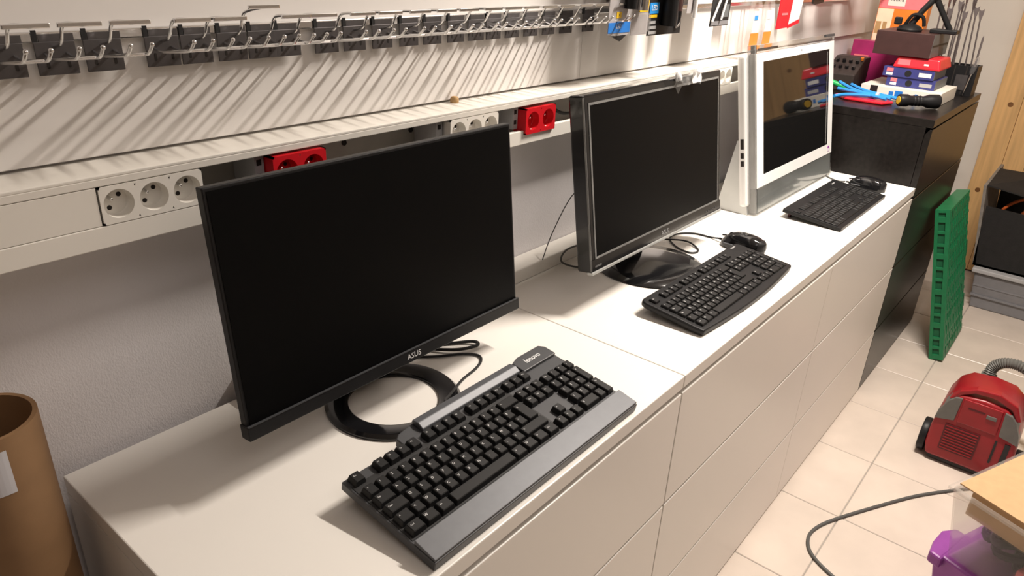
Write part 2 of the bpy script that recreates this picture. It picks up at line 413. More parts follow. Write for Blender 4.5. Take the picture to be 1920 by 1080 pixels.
PL = [0.0449, 0.0966, 0.1465, 0.2144, 0.2574, 0.3061, 0.3499, 0.3897, 0.4548, 0.5056, 0.5595, 0.615, 0.6677, 0.7232, 0.774, 0.8205, 0.8734, 0.9285, 0.9843, 1.0434]
ORD = ['leftmost', 'second', 'third', 'fourth', 'fifth', 'sixth', 'seventh', 'eighth', 'ninth', 'tenth', 'eleventh', 'twelfth', 'thirteenth', 'fourteenth', 'fifteenth', 'sixteenth', 'seventeenth', 'eighteenth', 'nineteenth', 'twentieth']
h0 = make_hook(); hooks = []
for i, x in enumerate(PL):
    h = h0 if i == 0 else copy_tree(h0)
    h.location = (x, 0.4845, 1.3185); hooks.append(h)
    h.rotation_euler = (0, 0, math.radians(random.uniform(-2, 2)))
    h['label'] = ('empty chrome display hook, leftmost on the rail' if i == 0 else
                  'empty chrome display hook, nearest to the hanging torch packs' if i == 19 else
                  'empty chrome display hook, %s from the left on the rail' % ORD[i])
# the one label arm that is flipped up
for ch in hooks[5].children:
    if ch.name.startswith('label_arm'): ch.rotation_euler = (math.radians(-8), 0, 0); ch.location = (0, -0.001, -0.001)
hooks[5]['label'] = 'empty chrome display hook with its label arm raised above the others'
PHX = [(1.122, 'the grey torch pack'), (1.205, 'the clear torch pack'), (1.31, 'the black torch pack'), (1.59, 'the black earphone pack'), (1.83, 'the left orange pack'), (1.91, 'the right orange pack'), (2.05, 'the red and white pack')]
for x, s_ in PHX:
    h = copy_tree(h0); h.location = (x, 0.4845, 1.3185 if x < 1.15 else 1.375 if x < 1.7 else 1.425); h['label'] = 'chrome display hook carrying ' + s_
    h.rotation_euler = (0, 0, 0)
# ------------------------------------------------------------ hanging packs, cards lengthened out of view to cast shadows
def panel(name, m, t, x0, x1, z0, z1, y, d=0.0006):
    return box(name, m, t, x0, x1, y-d, y, z0, z1)
def txt(s, size, m, t, M, name='lettering', bold=0.0):
    return link(name, text_mesh(s, size, m, bold=bold), t, M=M)
t = thing('torch_pack', 'grey blister pack with blue LED band and yellow tag, leftmost hanging pack', 'package', (1.122, 0.40, 1.268))
G().prism([(-.042, .012), (-.012, .008), (.01, 0), (.034, .009), (.042, .012), (.042, .30), (-.042, .30)], 'y', -.0015, 0).build('card', 'pack_grey', t)  # card runs up past the view to deepen its shadow
panel('blue_band', 'blue', t, -.041, .041, .014, .034, -.0016)
panel('yellow_tag', 'yellow', t, -.014, .004, .042, .054, -.0016)
txt('LED', .011, 'print_white', t, FRONT((-.003, -.0026, .026)))
txt('4', .008, 'black_matte', t, FRONT((-.004, -.0026, .048)))
G().prism([(-.025, .008), (.006, -.003), (.03, .009)], 'y', -.0025, .0012).build('bottom_edge', 'black_matte', t)
G().cyl((.02, -.012, .06), (.02, -.012, .165), .013, 16).build('torch', 'black_plastic', t, smooth=True)
t = thing('torch_pack', 'clear blister pack with yellow corner tag beside the black torch pack', 'package', (1.203, 0.40, 1.274))
box('card', 'pack_grey', t, -.034, .031, -.0012, 0, 0, .30)  # unseen upper part made tall to shade the board
G().frustum((-.031, .026, .004, .045), (-.026, .021, .008, .041), 0, .014, M=frameM((0, -.0013, 0), (1,0,0), (0,0,1))).build('blister', 'blister', t)
G().prism([(-.008, .046), (.028, .046), (.030, .07), (.012, .07)], 'y', -.0022, -.0013).build('yellow_tag', 'yellow', t)
txt('4', .012, 'black_matte', t, FRONT((.013, -.0032, .057)))
G().cyl((-.012, -.012, .05), (-.012, -.012, .17), .011, 16).build('torch', 'chrome', t, smooth=True)
G().prism([(-.01, .085), (.03, .085), (.03, .17), (.02, .17)], 'y', -.0022, -.0013).build('print_panel', 'black_matte', t)
t = thing('torch_pack', 'large black torch pack with white ring and blue LED tag', 'package', (1.312, 0.40, 1.270))
box('card', 'black_matte', t, -.075, .075, -.0014, 0, 0, .31)  # extra height out of view, shaped for the shadow below
panel('blue_tag', 'sky_blue', t, -.074, -.035, .045, .067, -.0015)
txt('LED', .015, 'print_white', t, FRONT((-.055, -.0025, .056)), bold=.0002)
panel('yellow_strip', 'yellow', t, -.074, -.040, .037, .0425, -.0015)
for k in range(3):
    panel('print_line', 'print_grey', t, -.070, -.044+.004*k, .024-.0105*k, .030-.0105*k, -.0015)
G().lathe([(.0105, -.001), (.0105, .001), (.0045, .001), (.0045, -.001)], 24, FRONT((-.057, -.003, .088)), closed=True).build('white_ring', 'print_white', t)
G().cyl((-.01, -.016, .02), (-.01, -.016, .16), .017, 20).cyl((-.01, -.016, .1), (-.01, -.016, .17), .021, 20).build('torch', 'black_plastic', t, smooth=True)
G().cyl((.022, -.014, .05), (.022, -.014, .17), .012, 16).build('torch', 'brown_dark', t, smooth=True)
G().tube(catmull([(.045, -.004, .012), (.062, -.004, .02), (.066, -.004, .05), (.056, -.004, .064), (.043, -.004, .054), (.047, -.004, .03), (.045, -.004, .012)], 6), .0022, 8).build('carabiner', 'chrome', t, smooth=True)
t = thing('strip_pack', 'narrow pale pack hanging right of the black torch pack', 'package', (1.447, 0.41, 1.29))
box('card', 'pack_grey', t, -.018, .012, -.001, 0, .02, .26)  # top lengthened unseen so the board behind is shaded
G().tube([(.012, -.006, .01), (.014, -.006, .17)], [.0055, .0055], 10).build('white_stick', 'print_white', t, smooth=True)
t = thing('earphone_pack', 'small black pack with looped white earphone cord hanging above white computer', 'package', (1.59, 0.40, 1.277))
box('card', 'black_matte', t, -.052, .052, -.0014, 0, 0, .30)  # card stretched upward out of view for a fuller shadow
G().tube(catmull([(-.05, -.006, .012), (-.02, -.006, .06), (.01, -.006, .10), (.03, -.006, .16), (.038, -.006, .12), (.018, -.006, .07), (-.002, -.006, .015), (.006, -.006, .04), (.02, -.006, .07)], 6), .003, 8).build('earphone_cord', 'print_white', t, smooth=True)
panel('print_patch', 'box_grey', t, .012, .045, .02, .05, -.0016)
panel('print_stripe', 'tote_grey', t, -.05, .05, .002, .012, -.0016)
for xx, s_, l2 in ((1.835, 'sky_blue', 'left'), (1.925, 'paper_label', 'right')):
    t = thing('orange_pack', 'clear arch-topped pack with orange lower part, %s one of the pair behind white computer' % l2, 'package', (xx, 0.415, 1.20))
    ar = [(-.03, 0), (.03, 0), (.03, .105)] + [(.03*math.cos(a*math.pi/8), .105+.03*math.sin(a*math.pi/8)) for a in range(1, 8)] + [(-.03, .105)]
    G().prism(ar, 'y', -.012, 0).build('clear_case', 'blister', t)
    panel('orange_base', 'orange', t, -.027, .027, .004, .048, -.0125)
    panel('white_label', 'print_white', t, -.024, .012, .05, .105, -.0125)
    panel('label_stamp', s_, t, -.018, .004, .082, .094, -.0132)
    G().cyl((.018, -.008, .05), (.018, -.008, .11), .006, 10).build('stopper', 'print_white', t)
t = thing('red_pack', 'red and white flat pack hanging above the white computer', 'package', (2.07, 0.40, 1.252))
G().prism([(-.095, .0), (-.01, .003), (.0, .115), (-.095, .115)], 'y', -.004, 0).build('red_card', 'red', t)
G().prism([(-.01, .006), (.075, .02), (.092, .125), (.0, .115)], 'y', -.003, 0).build('white_card', 'print_white', t)
G().prism([(-.012, .0), (.074, .012), (.076, .024), (-.011, .01)], 'y', -.005, -.0032).build('red_edge', 'red', t)
panel('print_line', 'pink', t, -.075, -.03, .038, .044, -.0045)
# row of goods at the top right, hanging from a higher rail
t = thing('price_rail', 'grey price rail running above the packs at the top right', 'rail', (1.85, 0.40, 1.335))
box('price_strip', 'tote_rim', t, -.06, 1.3, -.003, .001, 0, .03, bev=.001)
box('rail_arm', 'steel_plate', t, .3, .32, .001, .084, .01, .02); box('rail_arm', 'steel_plate', t, 1.0, 1.02, .001, .084, .01, .02)
for x, m, l_, wdt, z0 in ((1.77, 'blue', 'dark blue folded pouch hanging at left end of the price rail', .05, 1.335),
                     (2.32, 'charger', 'dark brown pack with metal clip hanging from the price rail', .10, 1.312),
                     (2.55, 'pink', 'long pinkish red pack hanging from the price rail beside brown pack', .16, 1.326),
                     (2.80, 'red', 'red pack hanging at far right end of the price rail', .14, 1.324)):
    t = thing('hanging_pouch', l_, 'package', (x, .412, z0))
    G().prism([(-wdt/2, .004), (-wdt/4, 0), (wdt/2, .006), (wdt/2, .10), (-wdt/2, .10)], 'y', -.006, 0).build('pouch_body', m, t, bev=.001)
    box('header_card', 'paper_label', t, -wdt/2, wdt/2, -.0065, .0005, .095, .11)
# ------------------------------------------------------------ monitors
TZ = 0.78
def pframe(c, tilt, root):
    a = math.radians(tilt); M = frameM(c, (1,0,0), (0, math.sin(a), math.cos(a)))
    return Matrix.Translation(-root.location) @ M
m1 = thing('monitor', 'black thin-bezel monitor on a ring stand, nearest the camera', 'monitor', (0.41, 0.30, TZ))
M = pframe((0.423, 0.286, 0.85), 5.9, m1)
G().box(-.265, .265, .0, .322, -.014, 0, M=M).build('housing', 'black_plastic', m1, bev=.0015)
G().frustum((-.20, .20, .03, .24), (-.17, .17, .05, .2), -.014, -.042, M=M).build('back_cover', 'black_plastic', m1, bev=.003)
G().box(-.2605, .2605, .0185, .3175, .0002, .0008, M=M).build('screen', 'screen_matte', m1)
lp = G().box(-.267, .267, -.002, .018, -.014, .0055, M=M).build('bottom_bezel', 'black_plastic', m1, bev=.0014)
G().box(-.266, .266, .0178, .0192, .003, .0062, M=M).build('bezel_edge', 'kb_grey', lp)
link('logo', text_mesh('ASUS', .0125, 'print_white', .0002), lp, M=M @ Matrix.Translation((.014, .008, .0058)))
G().lathe([(.105, 0), (.105, .004), (.100, .0085), (.076, .0085), (.070, .004), (.070, 0)], 64, closed=True).build('ring_base', 'black_gloss', m1, smooth=True)
nk = [(.068, .004), (.098, .004), (.092, .12), (.075, .15), (.060, .15), (.058, .05)]
G().prism(nk, 'x', -.035, .035).build('neck', 'black_plastic', m1, bev=.003)

m2 = thing('monitor', 'black glossy monitor with peeling protective film and tape, in the middle', 'monitor', (1.18, 0.29, TZ))
M = pframe((1.164, 0.256, 0.863), 9.3, m2)
G().box(-.283, .283, .0, .336, -.034, 0, M=M).build('housing', 'black_gloss', m2, bev=.004)
G().frustum((-.24, .24, .03, .30), (-.16, .16, .07, .25), -.034, -.062, M=M).build('back_cover', 'black_plastic', m2, bev=.004)
G().box(-.266, .266, .030, .318, -.0005, .0006, M=M).build('screen', 'screen_matte', m2)
fm = G()
fm.box(-.270, .268, .317, .3215, .0007, .0016, M=M); fm.box(-.270, -.266, .03, .317, .0007, .0016, M=M)
fm.box(.2655, .268, .03, .317, .0007, .0016, M=M); fm.box(-.27, .268, .0265, .0305, .0007, .0016, M=M)
fm.build('film_edge', 'film', m2)
G().box(-.2838, -.2826, .004, .332, -.003, .0012, M=M).build('film_edge', 'film', m2)
ed = G().box(-.285, .285, -.003, .003, -.010, .003, M=M).build('bottom_edge', 'aio_silver', m2, bev=.0012)
G().box(-.283, .283, .0035, .0265, .0002, .0012, M=M).build('lower_bezel', 'black_gloss', m2)
link('logo', text_mesh('ASUS', .014, 'print_grey', .0002), m2, M=M @ Matrix.Translation((.004, .013, .0016)))
G().box(-.272, -.25, .010, .0135, .0013, .0016, M=M).build('marking', 'print_dim', m2)
for k in range(5):
    G().box(.20+.013*k, .207+.013*k, .012, .0135, .0014, .0022, M=M).build('button', 'kb_grey', m2)
G().lathe([(.125, 0), (.1265, .003), (.122, .007), (.08, .013), (.03, .019), (.012, .021)], 64).build('round_base', 'black_gloss', m2, smooth=True)
G().prism([(.035, .012), (.075, .008), (.10, .14), (.098, .22), (.076, .22), (.075, .13)], 'x', -.035, .03).build('neck', 'black_gloss', m2, bev=.004)
# crumpled tape on the top edge
tp = G(); random.seed(3); nx, ny = 9, 5; vs = []
for j in range(ny):
    for i in range(nx):
        x = .035+.115*i/(nx-1)+random.uniform(-.004, .004); h = .318+.034*j/(ny-1)+random.uniform(-.004, .004) - (.018 if (i == 2 and j == 0) else 0)
        vs.append((x, h, .004+random.uniform(-.001, .012)))
tp.add(vs, [(j*nx+i, j*nx+i+1, (j+1)*nx+i+1, (j+1)*nx+i) for j in range(ny-1) for i in range(nx-1)], M)
tp.build('crumpled_film', 'film', m2)
tp = G(); vs = []
for j in range(4):
    for i in range(5):
        vs.append((.105+.045*i/4+random.uniform(-.004, .004), .322+.03*j/3+random.uniform(-.005, .005), .014+random.uniform(-.004, .01)))
tp.add(vs, [(j*5+i, j*5+i+1, (j+1)*5+i+1, (j+1)*5+i) for j in range(3) for i in range(4)], M)
tp.build('white_tape', 'film_white', m2)
G().lathe([(.0075, 0), (.0085, .006), (.006, .014), (.002, .018)], 12, M @ Matrix.Translation((.062, .33, .006)) @ Matrix.Rotation(-math.pi/2, 4, 'X')).build('tape_knob', 'film_white', m2, smooth=True)

m3 = thing('all_in_one_computer', 'white-bezel all-in-one computer with clear acrylic front and silver base', 'computer', (2.02, 0.30, TZ))
M = pframe((2.02, 0.257, 0.7862), 11.1, m3)
G().box(-.318, .318, .02, .432, -.048, -.0215, M=M).build('body', 'aio_white', m3, bev=.010, seg=4)
G().box(-.30, .322, .002, .071, -.0205, -.005, M=M).build('speaker_panel', 'aio_silver', m3, bev=.001)
G().box(-.302, .324, .0, .0715, -.0045, 0, M=M).build('acrylic_panel', 'clear', m3, bev=.0008)
G().box(-.302, .324, .4305, .452, -.016, 0, M=M).build('acrylic_panel', 'clear', m3, bev=.0008)
G().box(-.312, -.303, .0, .452, -.021, 0, M=M).build('acrylic_edge', 'film', m3, bev=.0008)
bz = G()
bz.box(-.302, .324, .072, .104, -.02, 0, M=M); bz.box(-.302, .324, .407, .430, -.02, 0, M=M)
bz.box(-.302, -.256, .104, .407, -.02, 0, M=M); bz.box(.282, .324, .104, .407, -.02, 0, M=M)
bz.build('bezel', 'aio_white', m3)
G().box(-.256, .282, .104, .407, -.02, -.0006, M=M).build('screen', 'screen_gloss', m3)
G().box(.262, .266, .11, .40, -.0005, .0002, M=M).build('film_edge', 'film', m3)
G().box(-.28, -.14, .436, .442, -.0155, -.013, M=M).build('top_mark', 'kb_grey', m3)
G().box(.24, .318, .444, .452, -.014, .003, M=M).build('top_mark', 'kb_grey', m3)
G().cyl((.03, .419, .0), (.03, .419, .0006), .0025, 12, M=M).build('webcam', 'kb_grey', m3)
lg = G().cyl((.292, .088, .0), (.292, .088, .0008), .010, 24, M=M).build('logo', 'purple', m3)
G().cyl((.288, .085, .0009), (.288, .085, .0013), .0055, 20, M=M).build('logo_spot', 'print_white', lg)
for h0_, h1_ in ((.183, .211), (.158, .173), (.136, .151)):
    G().box(-.3187, -.3178, h0_, h1_, -.039, -.030, M=M).build('port', 'dark_gap', m3)
G().prism([(-.02, 0.0), (.075, 0.0), (.045, .20), (.035, .20)], 'x', -.315, -.305).build('stand_leg', 'aio_silver', m3)
G().prism([(-.02, 0.0), (.075, 0.0), (.045, .20), (.035, .20)], 'x', .305, .315).build('stand_leg', 'aio_silver', m3)
# ------------------------------------------------------------ keyboards
def keys(t, x0, y0, z0, ux, uy, kh, inset, m, leg_m, ls, slope=0.0):
    cache = {}
    for (x, y, w_, h_, s_) in layout():
        k = (w_, h_)
        if k not in cache:
            W_, Hh = w_*ux-0.0012, h_*uy-0.0012
            g = G().frustum((-W_/2, W_/2, -Hh/2, Hh/2), (-W_/2+inset, W_/2-inset, -Hh/2+inset*.8, Hh/2-inset*.5), 0, kh)
            cache[k] = g.mesh('key', m, bev=min(.0008, kh*.3), seg=1)
        cx = x0+(x+w_/2)*ux; cy = y0+(y+h_/2)*uy
        o = link('key', cache[k], t, (cx, cy, z0+slope*(cy-y0)))
        if s_:
            n = len(s_); size = ls if n == 1 else ls*.62
            link('legend', text_mesh(s_, size, leg_m, .00005), o, (-w_*ux*.5+inset+.0042+(n-1)*.0006, (uy*.12 if h_ == 1 else uy*.6), kh+.00012))
def kb_root(label, loc, tilt):
    t = thing('keyboard', label, 'keyboard', loc); t.rotation_euler = (math.radians(tilt), 0, 0); return t
# nearest keyboard with silver wrist strip
k1 = kb_root('large black keyboard with silver wrist strip before the nearest monitor', (0.209, 0.008, TZ+.0005), 8.0)
ol = [(0, 0), (.44, 0), (.44, .180)] + [(.428+.012*math.cos(a), .184+.012*math.sin(a)) for a in (.3, .8, 1.2)] + [(.372, .196), (.355, .190), (.14, .190), (.112, .186), (.103, .180), (.103, .166), (0, .166)]
G().prism(ol, 'z', 0, .013).build('case', 'kb_grey', k1, bev=.0015)
G().prism([(.0015, .0135), (.0015, .0165), (.036, .0195), (.036, .0135)], 'x', .001, .439).build('wrist_strip', 'kb_silver', k1, bev=.0008)
G().prism([(.1665, .0135), (.1675, .018), (.178, .0225), (.190, .0195), (.190, .0135)], 'x', .14, .352).build('back_strip', 'kb_silver', k1, bev=.0012)
lp_ = [(0, 0)]
pn = G().prism([(.356, .162), (.438, .162), (.438, .185), (.430, .194), (.374, .194), (.356, .188)], 'z', .0135, .0185).build('logo_panel', 'kb_grey', k1, bev=.0012)
link('logo', text_mesh('lenovo', .0135, 'print_white', .0001, .0002), pn, (.395, .178, .0187))
G().box(.003, .300, .040, .150, .0132, .0138).build('key_bed', 'black_matte', k1)
keys(k1, .0055, .0415, .0139, .01915, .0192, .0078, .0024, 'key_black', 'print_white', .0052)
for x in (.03, .40):
    M_ = Matrix.Rotation(math.radians(-8.0), 4, 'X')
    G().box(x-.012, x+.012, .153, .158, -.0218, .0).build('foot', 'black_matte', k1)
# middle keyboard
k2 = kb_root('black curved-front keyboard before the middle monitor', (0.948, 0.036, TZ+.0005), 6.5)
n_ = 14; fr = [(.45*i/n_, .006 - .012*math.sin(math.pi*i/n_)) for i in range(n_+1)]
ol = fr + [(.452, .02), (.450, .135), (.444, .145), (.436, .148), (.014, .148), (.004, .145), (-.001, .135), (-.002, .02)]
G().prism(ol, 'z', 0, .013).build('case', 'black_plastic', k2, bev=.004, seg=3)
keys(k2, .0105, .014, .0132, .01905, .0190, .0048, .0018, 'key_black', 'print_white', .0058)
link('logo', text_mesh('Logitech', .0062, 'print_white', .0001), k2, (.415, .1395, .0132))
for x in (.04, .41): G().box(x-.011, x+.011, .128, .132, -.0150, .0).build('foot', 'black_matte', k2)
# far keyboard
k3 = kb_root('slim flat black keyboard before the white all-in-one computer', (1.762, 0.042, TZ+.0005), 5.5)
G().prism(rrect(.432, .164, .004, 3), 'z', 0, .010).build('case', 'black_plastic', k3, bev=.0015)
keys(k3, .0055, .012, .0102, .0187, .0195, .0026, .0010, 'key_black', 'print_dim', .005)
link('logo', text_mesh('lenovo', .009, 'print_white', .0001), k3, (.385, .150, .0102))
for x, m_ in ((.03, 'vac_dark_red'), (.40, 'black_matte')): G().box(x-.012, x+.012, .145, .150, -.0143, .0).build('foot', m_, k3)
# ------------------------------------------------------------ mice
def mouse(label, loc, rz, accent):
    t = thing('mouse', label, 'mouse', loc, rz)
    def shell(s0, s1, zb, sc=1.0, lift=0.0):
        g = G(); vs = []; fs = []; n, m_ = 15, 16
        for i in range(n):
            u = s0+(s1-s0)*i/(n-1); yy = -.058+.116*u
            wv = .031*(max(1-abs(2*u-1)**3.2, 0.0)**.5)*(1-.12*math.sin(math.pi*u))*sc+.0012
            hv = (.036*(max(1-abs(2*(u*.92+.10)-1)**2.6, 0.0)**.62))*sc+.004+lift
            for j in range(m_+1):
                a = math.pi*j/m_; ca = math.cos(a); sa = math.sin(a)
                vs.append((wv*math.copysign(abs(ca)**.7, ca), yy, zb+(hv-zb)*sa**.8))
        for i in range(n-1):
            for j in range(m_): fs.append((i*(m_+1)+j, i*(m_+1)+j+1, (i+1)*(m_+1)+j+1, (i+1)*(m_+1)+j))
            fs.append((i*(m_+1), (i+1)*(m_+1), (i+1)*(m_+1)+m_, i*(m_+1)+m_))
        fs.append(tuple(range(m_+1))); fs.append(tuple(range((n-1)*(m_+1)+m_, (n-1)*(m_+1)-1, -1)))
        return g.add(vs, fs)
    shell(0, 1, .001).build('shell', 'black_gloss', t, smooth=True)
    shell(.0, .10, .010, 1.02, .0004).build('palm_accent', accent, t, smooth=True)
    G().box(-.0006, .0006, .012, .052, .030, .0335, M=Matrix.Rotation(-.22, 4, 'X')).build('button_gap', 'dark_gap', t)
    G().lathe([(.004, -.003), (.0075, -.0025), (.0075, .0025), (.004, .003)], 20, Matrix.Translation((0, .032, .0265)) @ Matrix.Rotation(math.pi/2, 4, 'Y')).build('scroll_wheel', 'kb_grey', t, smooth=True)
    G().cyl((-.0285, .012, .012), (-.0285, .040, .012), .0016, 8).build('side_trim', 'kb_silver', t)
    G().cyl((0, .056, .008), (0, .064, .008), .0028, 10).build('cable_grommet', 'black_matte', t)
    return t
mouse('black glossy mouse behind the right end of the middle keyboard', (1.448, 0.182, TZ+.0003), math.radians(-4), 'black_plastic')
mouse('black glossy mouse beside the slim far keyboard', (2.265, 0.118, TZ+.0003), math.radians(-3), 'black_plastic')
# ------------------------------------------------------------ table cables
def cable(name, label, pts, r=.0022, m='black_matte', k=8):
    return tag(G().tube(catmull(pts, k), r, 8).build(name, m, None, smooth=True), label, 'cable')
z_ = TZ+.0028
cable('keyboard_cable', 'thin black cable looping from the nearest keyboard over the ring stand',
      [(.46, .206, TZ+.02), (.447, .225, TZ+.015), (.472, .236, TZ+.013), (.525, .262, z_), (.566, .270, z_), (.592, .281, z_), (.601, .297, z_), (.586, .319, z_), (.548, .346, z_), (.50, .39, z_), (.45, .42, z_)])
cable('monitor_cable', 'black bundled cable loop behind the right end of the nearest monitor',
      [(.548, .385, z_), (.582, .334, z_+.004), (.614, .318, z_+.004), (.628, .321, z_+.004), (.625, .338, z_+.002), (.58, .375, z_), (.53, .43, z_)], .003)
cable('mouse_cable', 'thin black mouse cable looping behind the middle monitor base',
      [(1.452, .2475, TZ+.008), (1.458, .27, z_), (1.452, .315, z_), (1.415, .345, z_), (1.37, .342, z_), (1.33, .30, z_), (1.320, .262, z_), (1.338, .249, z_), (1.362, .262, z_), (1.375, .30, z_+.004), (1.34, .35, z_+.004), (1.29, .40, z_)])
cable('signal_cable', 'grey cable curling behind the left edge of middle monitor',
      [(1.15, .385, TZ+.12), (1.15, .415, TZ+.05), (1.12, .428, TZ+.036), (1.045, .43, TZ+.038), (1.02, .425, TZ+.018), (1.05, .40, z_), (1.09, .37, z_), (1.13, .345, z_+.004)], .0022, 'cable_grey')
cable('thin_cable', 'very thin cable hanging along the wall left of middle monitor',
      [(.965, .438, TZ+.034), (1.0, .44, TZ+.09), (1.05, .43, TZ+.165), (1.075, .40, TZ+.185), (1.085, .372, TZ+.15)], .0012, 'cable_grey')
cable('mouse_cable', 'short light cable running from the far mouse behind white computer', [(2.268, .186, TZ+.008), (2.275, .21, z_), (2.30, .25, z_), (2.36, .30, z_), (2.37, .36, z_)], .002, 'cable_grey')
# ------------------------------------------------------------ cardboard tube at the left
t = thing('cardboard_tube', 'tall brown cardboard tube with pale label beside the white dresser', 'tube', (-0.078, 0.41, 0))
G().lathe([(.054, 0), (.054, .940), (.049, .940), (.049, 0)], 48, closed=True).build('tube_wall', 'cardboard_tube', t, smooth=True)
g = G(); vs = []
for i in range(15):
    a = math.radians(205+70*i/14)
    for z in (.872, .926): vs.append((.0544*math.cos(a), .0544*math.sin(a), z))
g.add(vs, [(2*i, 2*i+2, 2*i+3, 2*i+1) for i in range(14)]); g.build('label_sticker', 'paper_label', t)
# ------------------------------------------------------------ goods on the dark dresser
DT = 1.0005
def carton(name, label, x0, x1, y0, y1, z0, z1, m, cat='box', mside=None, rz=0):
    t = thing(name, label, cat, ((x0+x1)/2, (y0+y1)/2, z0), rz); W_, D_ = (x1-x0)/2, (y1-y0)/2; hh = z1-z0
    box('carton', m, t, -W_, W_, -D_, D_, 0, hh, bev=.0012)
    if mside: box('end_face', mside, t, -W_+.001, W_-.001, -D_-.0006, -D_+.0002, .001, hh-.001)
    return t, W_, D_, hh
def bars(t, W_, D_, items):      # flat printed blocks on the -X face: (y0, y1, z0, z1, material)
    for a, b_, c_, d_, m in items: box('print_block', m, t, -W_-.0006, -W_+.0001, a, b_, c_, d_)
t, W_, D_, hh = carton('white_carton', 'flat white box with blue printing at the bottom of the stack', 2.69, 2.95, .05, .315, DT, 1.044, 'box_white')
bars(t, W_, D_, [(.075, .10, 0, hh, 'black_matte'), (-.01, .015, .012, .034, 'blue'), (.02, .035, .012, .03, 'blue'), (-.06, -.05, .015, .03, 'blue'), (-.09, -.08, .015, .03, 'box_blue')])
t, W_, D_, hh = carton('blue_carton', 'dark blue box, lower one of two in the stack', 2.73, 2.92, .085, .245, 1.0445, 1.077, 'box_blue', mside='box_grey')
bars(t, W_, D_, [(.045, .066, .016, .028, 'pink'), (.045, .066, .004, .013, 'print_white'), (-.07, -.03, .008, .02, 'print_grey')])
G().lathe([(.011, 0), (.011, .001)], 20, SIDE((-W_, .005, .015))).build('print_disc', 'black_matte', t)
t, W_, D_, hh = carton('blue_carton', 'dark blue box, upper one of two directly under the red pack', 2.725, 2.915, .095, .262, 1.0775, 1.110, 'box_blue', mside='box_grey')
bars(t, W_, D_, [(.050, .072, .016, .028, 'pink'), (.050, .072, .004, .013, 'print_white'), (-.075, -.035, .008, .022, 'print_white')])
G().lathe([(.011, 0), (.011, .001)], 20, SIDE((-W_, .0, .015))).build('print_disc', 'black_matte', t)
t = thing('red_blister_pack', 'shiny red plastic pack lying between blue boxes and dark box', 'package', (2.81, .165, 1.1105))
G().frustum((-.09, .10, -.085, .07), (-.08, .09, -.075, .06), 0, .038).build('shell', 'red', t, bev=.006, seg=3)
bars(t, .087, 0, [(.015, .055, .010, .028, 'pink'), (-.045, -.03, .014, .020, 'print_white')])
t, W_, D_, hh = carton('dark_carton', 'dark brown box with grey end on top of the stack', 2.72, 2.98, .125, .312, 1.1492, 1.228, 'brown_dark', mside='box_grey')
box('lid_line', 'black_matte', t, -W_+.001, W_-.001, -D_-.0012, -D_-.0005, .036, .042)
# phone mount on the top box
t = thing('phone_mount', 'black folding phone mount lying on top of the dark box', 'phone mount', (2.82, .19, 1.2285))
G().lathe([(.040, 0), (.042, .006), (.036, .016), (.018, .024), (.010, .026)], 28, Matrix.Translation((-.03, .035, 0))).build('suction_base', 'black_plastic', t, smooth=True)
G().tube([(-.03, .035, .02), (-.02, .01, .07), (-.01, -.02, .115)], [.011, .010, .011], 10).build('arm', 'black_plastic', t, smooth=True)
G().tube([(-.01, -.02, .115), (.0, -.055, .06), (.01, -.085, .012)], [.011, .009, .010], 10).build('arm', 'black_plastic', t, smooth=True)
G().ball((-.01, -.02, .115), .016).build('joint', 'black_matte', t, smooth=True)
G().box(-.03, .03, -.115, -.03, 0, .014).build('cradle', 'black_plastic', t, bev=.003)
G().box(-.06, -.045, .06, .085, .02, .045).build('clamp_jaw', 'black_plastic', t, bev=.004)
G().tube(catmull([(-.045, .05, .02), (-.05, .03, .055), (-.04, .0, .05), (-.035, -.01, .02)], 5), .006, 8).build('lever', 'black_plastic', t, smooth=True)
# large packages at the wall end
t, W_, D_, hh = carton('magenta_box', 'magenta and pink patterned box standing behind the stack', 3.02, 3.085, .27, .468, DT, 1.165, 'magenta')
bars(t, W_, D_, [(.03, .085, .06, .11, 'pink'), (.055, .085, .045, .065, 'yellow')])
t, W_, D_, hh = carton('orange_box', 'tall orange and pink picture box with barcode at the wall', 3.10, 3.16, .245, .425, DT, 1.42, 'orange')
bars(t, W_, D_, [(-.085, .088, .285, .415, 'pink'), (.03, .088, .155, .283, 'cream')])
box('print_block', 'wood_peg', t, -W_-.0012, -W_-.0007, .045, .06, .19, .235); box('print_block', 'wood_peg', t, -W_-.0012, -W_-.0007, .066, .086, .19, .235)
lb = box('barcode_label', 'box_white', t, -W_-.0012, -W_-.0007, -.005, .058, .295, .36)
for k in range(9): box('barcode_bar', 'black_matte', lb, -W_-.0016, -W_-.0011, .002+.0055*k, .002+.0055*k+(.0015 if k % 3 else .003), .312, .35)
t = thing('battery_charger', 'dark charger with a row of knobs at back of the dark dresser', 'charger', (2.83, .415, DT))
G().prism([(-.085, 0), (.085, 0), (.085, .115), (.02, .115), (-.085, .06)], 'y', -.055, .055).build('case', 'charger', t, bev=.003)
for k in range(4):
    for q, zz in ((-.05, .083), (-.015, .102)):
        G().cyl((q, -.036+.024*k, zz-.006), (q-.005, -.036+.024*k, zz+.006), .0065, 12).build('knob', 'black_gloss', t, smooth=True)
G().cyl((.0, -.047, .108), (-.003, -.047, .117), .006, 12).build('indicator', 'orange', t)
